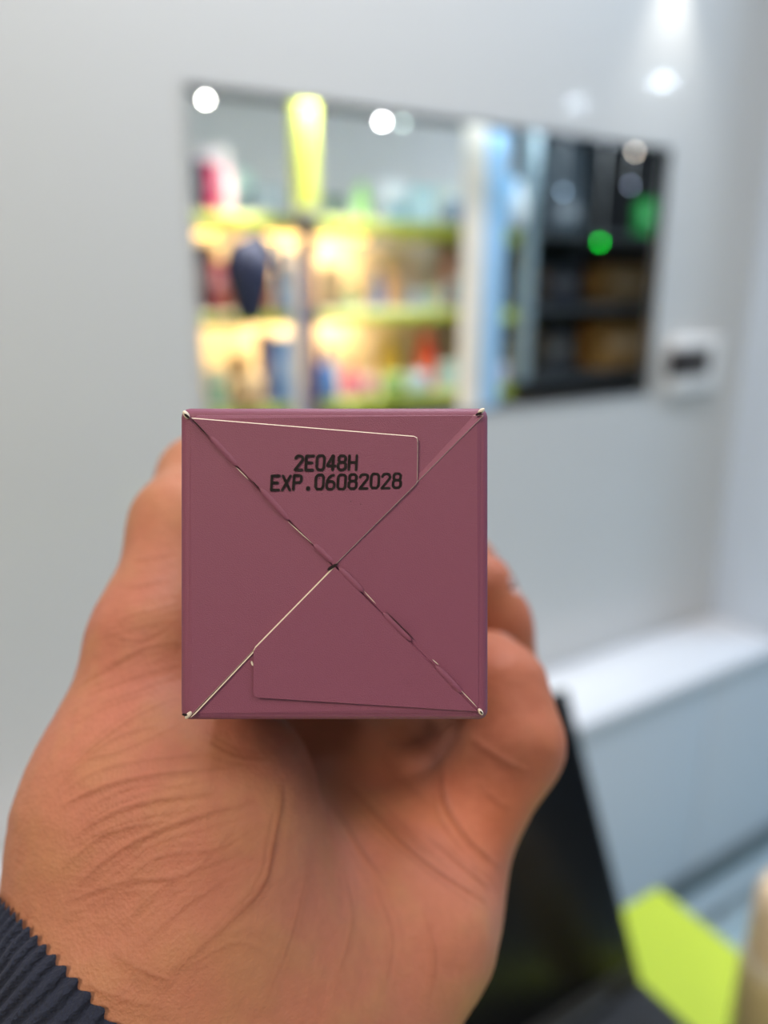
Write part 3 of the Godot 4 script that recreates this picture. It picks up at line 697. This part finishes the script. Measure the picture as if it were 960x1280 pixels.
# ------------------------------------------------------------------ person: left hand and wrist in a navy sleeve
# Bones are joint positions (seen from the eye: column, row, distance) with radii in metres.
const PALM_BONES := [
	[-2539, 5490, 0.038, 0.0260, 135, 1275, 0.134, 0.0215, 0.010],
	[-1810, 4700, 0.048, 0.0235, 290, 1390, 0.137, 0.0225, 0.020],
	[160, 1235, 0.130, 0.0235, 165, 1020, 0.1365, 0.0175, 0.012],
	[265, 1130, 0.127, 0.0150, 258, 985, 0.1335, 0.0165, 0.014],
	[300, 1210, 0.131, 0.0170, 290, 1040, 0.134, 0.0130, 0.014],
	[165, 1020, 0.1365, 0.0175, 198, 810, 0.146, 0.0125, 0.010],
	[425, 1300, 0.138, 0.0180, 512, 1160, 0.145, 0.0145, 0.016],
	[516, 1150, 0.145, 0.0150, 544, 1100, 0.152, 0.0125, 0.008],
	[558, 1125, 0.149, 0.0085, 572, 1140, 0.149, 0.0070, 0.005],
	[235, 860, 0.153, 0.0095, 355, 925, 0.183, 0.0095, 0.012],
	[370, 1240, 0.136, 0.0150, 500, 1040, 0.168, 0.0115, 0.016],
	[340, 1200, 0.138, 0.0140, 445, 985, 0.180, 0.0115, 0.016],
	[310, 1150, 0.142, 0.0140, 370, 930, 0.188, 0.0110, 0.015],
]
const FINGER_BONES := [
	[[205, 800, 0.146, 0.0125, 232, 660, 0.158, 0.0103, 0.004], [232, 660, 0.158, 0.0103, 258, 603, 0.172, 0.0095, 0.005], [255, 600, 0.172, 0.0095, 270, 590, 0.182, 0.0085, 0.005]],
	[[545, 1085, 0.155, 0.0115, 640, 930, 0.160, 0.0100, 0.004], [640, 930, 0.160, 0.0098, 628, 860, 0.164, 0.0085, 0.005], [628, 860, 0.164, 0.0085, 612, 830, 0.170, 0.0075, 0.005]],
	[[500, 1030, 0.172, 0.0115, 640, 900, 0.190, 0.0095, 0.004], [640, 900, 0.190, 0.0095, 618, 780, 0.188, 0.0085, 0.004], [618, 780, 0.188, 0.0085, 600, 730, 0.186, 0.0078, 0.004]],
	[[440, 980, 0.185, 0.0115, 610, 850, 0.212, 0.0095, 0.004], [610, 850, 0.212, 0.0095, 600, 740, 0.210, 0.0085, 0.004], [600, 740, 0.210, 0.0085, 585, 705, 0.208, 0.0078, 0.004]],
	[[350, 930, 0.190, 0.0115, 540, 800, 0.232, 0.0095, 0.004], [540, 800, 0.232, 0.0095, 570, 700, 0.232, 0.0085, 0.004], [570, 700, 0.232, 0.0085, 560, 670, 0.230, 0.0078, 0.004]],
]
const FINGER_BLEND := 0.006
# creases of the palm: depth and width in millimetres, then columns and rows of points along the line
const CREASES := [
	[0.5, 0.8, 79, 1006, 125, 985, 187, 970, 292, 960],
	[0.5, 0.8, 96, 1043, 137, 1018, 187, 1002, 267, 991],
	[0.45, 0.7, 79, 1085, 125, 1047, 167, 1033, 212, 1027],
	[0.5, 0.8, 100, 1104, 137, 1072, 187, 1043, 250, 1020, 317, 1002],
	[0.4, 0.7, 83, 1127, 158, 1102, 233, 1093, 290, 1040],
	[0.4, 0.7, 83, 964, 125, 927, 167, 897, 221, 872],
	[0.35, 0.6, 96, 956, 146, 922, 200, 906],
	[0.4, 0.8, 96, 858, 135, 835, 180, 810, 222, 802],
	[0.35, 0.7, 112, 866, 158, 850, 222, 830],
	[0.35, 0.7, 124, 880, 169, 864, 222, 844],
	[0.3, 0.7, 146, 774, 180, 765, 222, 754],
	[0.55, 1.0, 352, 985, 350, 1006, 342, 1052, 329, 1106, 292, 1147, 217, 1214],
	[0.2, 0.9, 383, 1070, 380, 1110, 360, 1180, 325, 1268],
	[0.4, 0.8, 137, 1189, 179, 1214, 217, 1227],
	[0.4, 0.8, 100, 1227, 146, 1247, 200, 1260],
	[0.8, 1.2, 436, 980, 474, 1027, 530, 1078, 605, 1125],
	[0.9, 1.2, 553, 947, 556, 999, 582, 1046, 624, 1083],
	[0.7, 1.0, 539, 1050, 577, 1083, 610, 1107],
	[0.6, 1.0, 591, 924, 624, 947, 661, 966],
	[0.4, 0.8, 605, 989, 638, 1013],
	[0.5, 1.0, 417, 1003, 446, 1055, 474, 1093],
	[0.3, 0.9, 530, 1139, 544, 1191, 539, 1243],
	[0.3, 0.6, 120, 1140, 190, 1075, 270, 1062, 322, 1030],
	[0.3, 0.6, 150, 1160, 210, 1105, 300, 1066],
	[0.3, 0.6, 180, 1180, 235, 1130, 300, 1090],
	[0.25, 0.5, 110, 1010, 160, 985, 210, 980],
	[0.25, 0.5, 90, 1060, 150, 1030, 230, 1012],
	[0.25, 0.5, 90, 905, 140, 880, 205, 860],
	[0.25, 0.5, 120, 800, 165, 785, 215, 775],
	[0.25, 0.5, 430, 1090, 440, 1150, 420, 1230],
	[0.25, 0.5, 470, 1110, 490, 1170, 480, 1240],
	[0.3, 0.6, 160, 735, 190, 728, 222, 722],
	[0.3, 0.6, 165, 700, 195, 696, 222, 690],
	[0.3, 0.6, 130, 790, 175, 800, 222, 775],
	[0.3, 0.6, 70, 985, 110, 950, 150, 940, 225, 905],
	[0.4, 0.8, 255, 925, 290, 945, 330, 950],
	[0.6, 1.0, 500, 905, 530, 935, 556, 955],
	[0.5, 0.9, 470, 930, 500, 970, 540, 1010],
	[0.25, 0.5, 225, 1214, 290, 1180, 330, 1190],
]

var ba := PackedVector3Array(); var bd := PackedVector3Array(); var br := PackedFloat32Array(); var bs := PackedFloat32Array(); var bk := PackedFloat32Array(); var bq := PackedFloat32Array()
var n_palm := 0
var fingers := []
var box_c: Vector3
var box_h: Vector3

func eye_pt(px: float, py: float, d: float) -> Vector3:
	return Vector3((px - 480.0) / FOCAL * d, -(py - 640.0) / FOCAL * d, -d)

func add_bone(b: Array) -> void:
	var a := eye_pt(b[0], b[1], b[2]); var c := eye_pt(b[4], b[5], b[6])
	ba.append(a); bd.append(c - a); br.append(b[3]); bs.append(b[7] - b[3]); bk.append(b[8]); bq.append(1.0 / (c - a).length_squared())

func gather_bones() -> void:
	for b in PALM_BONES: add_bone(b)
	n_palm = ba.size()
	for f in FINGER_BONES:
		var ids := PackedInt32Array()
		for b in f:
			ids.append(ba.size()); add_bone(b)
		fingers.append(ids)
	box_c = eye_pt(CX, CY, 0.105) + Vector3(0, 0, -0.0575); box_h = Vector3(193.5 * PX, 196.5 * PX, 0.0575)

func bone(p: Vector3, i: int) -> float:
	var v := p - ba[i]
	var t := clampf(v.dot(bd[i]) * bq[i], 0.0, 1.0)
	return (v - bd[i] * t).length() - br[i] - bs[i] * t

func field(p: Vector3, palm: PackedInt32Array, fing: Array) -> float:
	var d := 1.0
	var first := true
	for i in palm:
		var e := bone(p, i)
		if first: d = e; first = false
		else:
			var k := bk[i]
			var h := clampf(0.5 + 0.5 * (e - d) / k, 0.0, 1.0)
			d = lerpf(e, d, h) - k * h * (1.0 - h)
	var res := d
	for f in fing:
		var g := 1.0
		first = true
		for i in f:
			var e := bone(p, i)
			if first: g = e; first = false
			else:
				var k := bk[i]
				var h := clampf(0.5 + 0.5 * (e - g) / k, 0.0, 1.0)
				g = lerpf(e, g, h) - k * h * (1.0 - h)
		var hh := clampf(0.5 + 0.5 * (g - d) / FINGER_BLEND, 0.0, 1.0)
		res = minf(res, lerpf(g, d, hh) - FINGER_BLEND * hh * (1.0 - hh))
	# flesh flattens where it presses on the carton
	var q := (p - box_c).abs() - box_h + Vector3.ONE * 0.0008
	var bx := Vector3(maxf(q.x, 0), maxf(q.y, 0), maxf(q.z, 0)).length() + minf(maxf(q.x, maxf(q.y, q.z)), 0.0) - 0.0008
	return maxf(res, 0.0002 - bx)

var all_palm := PackedInt32Array()
func field_all(p: Vector3) -> float:
	return field(p, all_palm, fingers)

func march(px: float, py: float) -> Vector3:
	var dir := eye_pt(px, py, 1.0).normalized()
	var t := 0.09
	for i in 60:
		var d := field_all(dir * t)
		if d < 0.0001: break
		t += d * 0.9
	return dir * t

func build_person() -> void:
	gather_bones()
	for i in n_palm: all_palm.append(i)
	var origin := eye_pt(300, 1150, 0.135)
	var t := thing("person", "left hand and wrist in a navy ribbed sleeve gripping the plum carton", "person", cam_xf * origin)
	t.basis = cam_xf.basis
	var cell := 0.0009
	var lo := Vector3(-0.078, -0.118, -0.245); var hi := Vector3(0.042, 0.018, -0.070)
	var B := 8
	var nb := Vector3i(ceili((hi.x - lo.x) / cell / B), ceili((hi.y - lo.y) / cell / B), ceili((hi.z - lo.z) / cell / B))
	var N := nb * B + Vector3i.ONE
	var sx := 1; var sy := N.x; var sz := N.x * N.y
	var vals := PackedFloat32Array(); vals.resize(N.x * N.y * N.z); vals.fill(1.0)
	var blocks := []
	var half := cell * B * 0.5 * sqrt(3.0)
	for bz in nb.z:
		for by in nb.y:
			for bx in nb.x:
				var c := lo + Vector3(bx + 0.5, by + 0.5, bz + 0.5) * cell * B
				var dm := 1.0
				var ds := PackedFloat32Array()
				for i in ba.size():
					var e := bone(c, i); ds.append(e); dm = minf(dm, e)
				if dm > half + 0.012: continue
				var d := field_all(c)
				if absf(d) > half + 0.002:
					continue
				var pl := PackedInt32Array(); var fs := []
				for i in n_palm:
					if ds[i] < dm + 2.0 * half + 0.022: pl.append(i)
				for f in fingers:
					var fl := PackedInt32Array()
					for i in f:
						if ds[i] < dm + 2.0 * half + 0.022: fl.append(i)
					if fl.size(): fs.append(fl)
				blocks.append([bx, by, bz, pl, fs])
				for z in B + 1:
					for y in B + 1:
						var row := (bz * B + z) * sz + (by * B + y) * sy + bx * B
						var p := lo + Vector3(bx * B, by * B + y, bz * B + z) * cell
						for x in B + 1:
							if vals[row + x] == 1.0:
								vals[row + x] = field(p, pl, fs)
							p.x += cell
	# surface nets
	var verts := PackedVector3Array(); var vid := {}
	var corner := [0, sx, sy, sx + sy, sz, sx + sz, sy + sz, sx + sy + sz]
	var off := [Vector3(0, 0, 0), Vector3(1, 0, 0), Vector3(0, 1, 0), Vector3(1, 1, 0), Vector3(0, 0, 1), Vector3(1, 0, 1), Vector3(0, 1, 1), Vector3(1, 1, 1)]
	var edges := [[0, 1], [2, 3], [4, 5], [6, 7], [0, 2], [1, 3], [4, 6], [5, 7], [0, 4], [1, 5], [2, 6], [3, 7]]
	for b in blocks:
		for z in B:
			for y in B:
				var row: int = (b[2] * B + z) * sz + (b[1] * B + y) * sy + b[0] * B
				for x in B:
					var o := row + x
					var s := 0
					for k in 8:
						if vals[o + corner[k]] < 0.0: s += 1
					if s == 0 or s == 8: continue
					var acc := Vector3.ZERO; var cnt := 0
					for e in edges:
						var va: float = vals[o + corner[e[0]]]; var vb: float = vals[o + corner[e[1]]]
						if (va < 0.0) != (vb < 0.0):
							acc += (off[e[0]] as Vector3).lerp(off[e[1]], va / (va - vb)); cnt += 1
					var pos: Vector3 = lo + (Vector3(b[0] * B + x, b[1] * B + y, b[2] * B + z) + acc / cnt) * cell
					vid[o] = verts.size(); verts.append(pos)
	var idx := PackedInt32Array()
	var axes := [[sx, sy, sz], [sy, sz, sx], [sz, sx, sy]]
	for o in vid:
		for a in axes:
			var v0: float = vals[o]; var v1: float = vals[o + a[0]]
			if (v0 < 0.0) == (v1 < 0.0): continue
			var i0: int = vid[o]
			var i1: int = vid.get(o - a[1], -1); var i2: int = vid.get(o - a[1] - a[2], -1); var i3: int = vid.get(o - a[2], -1)
			if i1 < 0 or i2 < 0 or i3 < 0: continue
			if v0 < 0.0: idx.append_array([i0, i1, i2, i0, i2, i3])
			else: idx.append_array([i0, i2, i1, i0, i3, i2])
	# subdivide once, smooth lightly
	var mids := {}
	var idx2 := PackedInt32Array()
	for k in range(0, idx.size(), 3):
		var m := [0, 0, 0]
		for e in 3:
			var i := idx[k + e]; var j := idx[k + (e + 1) % 3]
			var key := mini(i, j) * 1000000 + maxi(i, j)
			if not mids.has(key):
				mids[key] = verts.size(); verts.append((verts[i] + verts[j]) * 0.5)
			m[e] = mids[key]
		idx2.append_array([idx[k], m[0], m[2], idx[k + 1], m[1], m[0], idx[k + 2], m[2], m[1], m[0], m[1], m[2]])
	var nv := verts.size()
	for pass_i in 3:
		var acc := PackedVector3Array(); acc.resize(nv)
		var cnt := PackedInt32Array(); cnt.resize(nv)
		for k in range(0, idx2.size(), 3):
			var i := idx2[k]; var j := idx2[k + 1]; var l := idx2[k + 2]
			var pi := verts[i]; var pj := verts[j]; var pl2 := verts[l]
			acc[i] += pj + pl2; acc[j] += pi + pl2; acc[l] += pi + pj
			cnt[i] += 2; cnt[j] += 2; cnt[l] += 2
		for i in nv:
			if cnt[i] > 0: verts[i] = verts[i].lerp(acc[i] / cnt[i], 0.6)
	var norms := normals_of(verts, idx2)
	# creases
	var seg_a := PackedVector3Array(); var seg_b := PackedVector3Array(); var seg_d := PackedFloat32Array(); var seg_w := PackedFloat32Array()
	var buckets := {}
	var G := 0.004
	var all_creases := CREASES.duplicate()
	var rc := RandomNumberGenerator.new(); rc.seed = 12
	for c in CREASES:                                           # finer companions beside each main line
		for rep in 3:
			var f := [c[0] * rc.randf_range(0.25, 0.5), 0.6]
			var ox := rc.randf_range(-10, 10); var oy := rc.randf_range(-16, 16)
			for k in range(2, c.size(), 2): f.append_array([c[k] + ox + rc.randf_range(-5, 5), c[k + 1] + oy + rc.randf_range(-4, 4)])
			all_creases.append(f)
	for c in all_creases:
		var pts := []
		for k in range(2, c.size(), 2): pts.append(Vector2(c[k], c[k + 1]))
		var fine := []
		for k in pts.size() - 1:
			for s in 6:
				var p0: Vector2 = pts[maxi(k - 1, 0)]; var p3: Vector2 = pts[mini(k + 2, pts.size() - 1)]
				fine.append((pts[k] as Vector2).cubic_interpolate(pts[k + 1], p0, p3, s / 6.0))
		fine.append(pts[pts.size() - 1])
		var prev := Vector3.ZERO
		for k in fine.size():
			var q := march(fine[k].x, fine[k].y)
			if k > 0 and q.distance_to(prev) < 0.015:
				var taper := sin(PI * clampf((k - 0.5) / (fine.size() - 1), 0.06, 0.94))
				var n := seg_a.size()
				seg_a.append(prev); seg_b.append(q); seg_d.append(c[0] * 0.0005 * pow(taper, 0.6)); seg_w.append(maxf(0.0006, c[1] * 0.0008))
				var mid := (prev + q) * 0.5
				var rad: float = prev.distance_to(q) * 0.5 + c[1] * 0.0025
				var g0 := Vector3i(((mid - Vector3.ONE * rad) / G).floor()); var g1 := Vector3i(((mid + Vector3.ONE * rad) / G).floor())
				for gx in range(g0.x, g1.x + 1):
					for gy in range(g0.y, g1.y + 1):
						for gz in range(g0.z, g1.z + 1):
							var key := Vector3i(gx, gy, gz)
							if not buckets.has(key): buckets[key] = PackedInt32Array()
							buckets[key].append(n)
			prev = q
	var blotch := FastNoiseLite.new(); blotch.seed = 5; blotch.frequency = 75.0; blotch.fractal_octaves = 3
	var fine_n := FastNoiseLite.new(); fine_n.seed = 9; fine_n.frequency = 420.0; fine_n.fractal_octaves = 2
	var cols := PackedColorArray(); cols.resize(nv)
	var flush := [eye_pt(160, 840, 0.135), eye_pt(240, 980, 0.115), eye_pt(450, 1180, 0.13), eye_pt(640, 870, 0.15), eye_pt(640, 760, 0.18), eye_pt(590, 1000, 0.15)]
	var tips := [eye_pt(650, 900, 0.15), eye_pt(628, 850, 0.155), eye_pt(630, 770, 0.178), eye_pt(600, 1000, 0.15), eye_pt(520, 950, 0.165), eye_pt(620, 720, 0.2)]
	for i in nv:
		var p := verts[i]
		var key := Vector3i((p / G).floor())
		var depth := 0.0; var line := 0.0
		if buckets.has(key):
			for s in buckets[key]:
				var a := seg_a[s]; var ab := seg_b[s] - a
				var u := clampf((p - a).dot(ab) / maxf(ab.length_squared(), 1e-12), 0.0, 1.0)
				var dist := (p - a - ab * u).length()
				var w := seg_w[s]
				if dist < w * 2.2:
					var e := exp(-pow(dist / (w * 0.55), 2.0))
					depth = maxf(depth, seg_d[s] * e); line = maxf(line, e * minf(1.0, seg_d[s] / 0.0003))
		var b := blotch.get_noise_3dv(p); var f := fine_n.get_noise_3dv(p)
		verts[i] = p - norms[i] * (depth - b * 0.00025 - f * 0.00004)
		var red := 0.0
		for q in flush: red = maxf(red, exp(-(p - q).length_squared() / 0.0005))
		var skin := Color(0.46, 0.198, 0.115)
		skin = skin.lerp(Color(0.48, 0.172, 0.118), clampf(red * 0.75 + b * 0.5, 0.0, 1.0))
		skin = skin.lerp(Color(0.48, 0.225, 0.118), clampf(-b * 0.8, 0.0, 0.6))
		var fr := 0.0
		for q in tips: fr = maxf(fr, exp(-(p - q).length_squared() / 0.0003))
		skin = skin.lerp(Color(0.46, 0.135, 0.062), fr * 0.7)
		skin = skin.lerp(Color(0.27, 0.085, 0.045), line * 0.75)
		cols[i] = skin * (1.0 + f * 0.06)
	norms = normals_of(verts, idx2)
	for i in nv: verts[i] -= origin
	var arr := []; arr.resize(Mesh.ARRAY_MAX)
	arr[Mesh.ARRAY_VERTEX] = verts; arr[Mesh.ARRAY_NORMAL] = norms; arr[Mesh.ARRAY_COLOR] = cols; arr[Mesh.ARRAY_INDEX] = idx2
	var mesh := ArrayMesh.new()
	mesh.add_surface_from_arrays(Mesh.PRIMITIVE_TRIANGLES, arr)
	var sk := StandardMaterial3D.new()
	sk.vertex_color_use_as_albedo = true; sk.roughness = 0.52; sk.metallic_specular = 0.35
	sk.subsurf_scatter_enabled = true; sk.subsurf_scatter_strength = 0.06
	sk.uv1_triplanar = true; sk.uv1_scale = Vector3.ONE * 60.0
	sk.heightmap_enabled = true; sk.heightmap_scale = 0.012
	sk.heightmap_texture = noise_tex(0.05, 512, 21, FastNoiseLite.TYPE_CELLULAR, 2)
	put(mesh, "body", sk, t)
	print("hand: %d vertices, %d blocks" % [nv, blocks.size()])
	build_nails(t, origin)
	build_sleeve(t, origin)

func normals_of(v: PackedVector3Array, ix: PackedInt32Array) -> PackedVector3Array:
	var n := PackedVector3Array(); n.resize(v.size())
	for k in range(0, ix.size(), 3):
		var a := ix[k]; var b := ix[k + 1]; var c := ix[k + 2]
		var f := (v[c] - v[a]).cross(v[b] - v[a])
		n[a] += f; n[b] += f; n[c] += f
	for i in n.size(): n[i] = n[i].normalized()
	return n

func build_nails(t: Node3D, origin: Vector3) -> void:
	var nail := mat(rgb(232, 178, 164), 0.25, 0.0, 0.8)
	# tip joint, direction toward the tip, outward direction, half length, half width
	for a in [[628, 850, 0.164, 612, 826, 0.170, Vector3(1, 0.55, 0.35), 0.0056, 0.0044, fingers[1].slice(1)], [618, 775, 0.188, 602, 735, 0.186, Vector3(1, 0.25, 0.2), 0.0052, 0.0045, fingers[2].slice(1)], [600, 735, 0.210, 586, 705, 0.208, Vector3(1, 0.2, 0.0), 0.0052, 0.0045, fingers[3].slice(1)]]:
		var p := eye_pt(a[0], a[1], a[2]); var q := eye_pt(a[3], a[4], a[5])
		var d := (q - p).normalized()
		var o: Vector3 = a[6]; o = (o - d * o.dot(d)).normalized()
		var side := d.cross(o)
		var st := mb(); st.set_smooth_group(0)
		var g := []
		for i in 9:
			var row := []
			for k in 9:
				var u := -1.0 + i / 4.0; var v := -1.0 + k / 4.0
				var wv: float = v * sqrt(maxf(0.0, 1.0 - pow(absf(u), 4.0) * 0.6))
				var s0: Vector3 = p.lerp(q, 0.55) + d * (u * a[7]) + side * (wv * a[8])
				# drop the plate onto the finger from outside
				var r: Vector3 = s0 + o * 0.016
				for it in 24:
					var fd := minf(bone(r, a[9][0]), bone(r, a[9][1]))
					if fd < 0.00005: break
					r -= o * fd * 0.9
				row.append(r + o * (0.00045 - 0.0004 * pow(maxf(absf(u), absf(v)), 4.0)))
			g.append(row)
		for i in 8:
			for k in 8:
				quad(st, g[i][k], g[i + 1][k], g[i + 1][k + 1], g[i][k + 1])
				quad(st, g[i][k + 1], g[i + 1][k + 1], g[i + 1][k], g[i][k])
		put(done(st), "fingernail", nail, t, -origin)

func build_sleeve(t: Node3D, origin: Vector3) -> void:
	# ribbed knit cuff around the wrist; the tube runs along the forearm, out of the picture
	var a := eye_pt(45, 1235, 0.126); var b := a + Vector3(-0.60, -0.52, 0.61) * 0.13
	var ax := (b - a).normalized()
	var u := Vector3(0, 0, 1); u = (u - ax * u.dot(ax)).normalized()
	var v := ax.cross(u)
	var L := (b - a).length()
	var NA := 384; var NL := 26
	var rows := []
	for i in NL + 1:
		var s := float(i) / NL
		var row := PackedVector3Array()
		for k in NA:
			var th := TAU * k / NA
			var dir := u * cos(th) + v * sin(th)
			var start := -0.004
			var c := a + ax * lerpf(start, L, pow(s, 1.2))
			var r := 0.05
			for it in 20:
				var fd := field_all(c + dir * r)
				if fd < 0.0001: break
				r = clampf(r - fd * 0.8, 0.012, 0.06)
			var rib := 0.5 + 0.5 * cos(th * 64.0)
			var lip := 0.0
			if i == 0: lip = -0.0022
			elif i == 1: lip = -0.0004
			r += 0.0022 + 0.0011 * pow(rib, 0.7) + lip + 0.0012 * s
			row.append(c + dir * r + ax * (0.0008 * (1.0 - rib) if i < 2 else 0.0))
		rows.append(row)
	var st := mb(); st.set_smooth_group(0)
	for i in NL:
		for k in NA:
			var j := (k + 1) % NA
			quad(st, rows[i][k] - origin, rows[i + 1][k] - origin, rows[i + 1][j] - origin, rows[i][j] - origin)
	var m := StandardMaterial3D.new()
	m.albedo_color = rgb(30, 36, 54); m.roughness = 0.95
	m.rim_enabled = true; m.rim = 0.2; m.rim_tint = 0.5
	m.uv1_triplanar = true; m.uv1_scale = Vector3.ONE * 45.0
	m.heightmap_enabled = true; m.heightmap_scale = 0.05
	m.heightmap_texture = noise_tex(0.06, 512, 31, FastNoiseLite.TYPE_CELLULAR, 2)
	tag(put(done(st), "sleeve_cuff", m, t), "navy ribbed knit sleeve cuff", "")
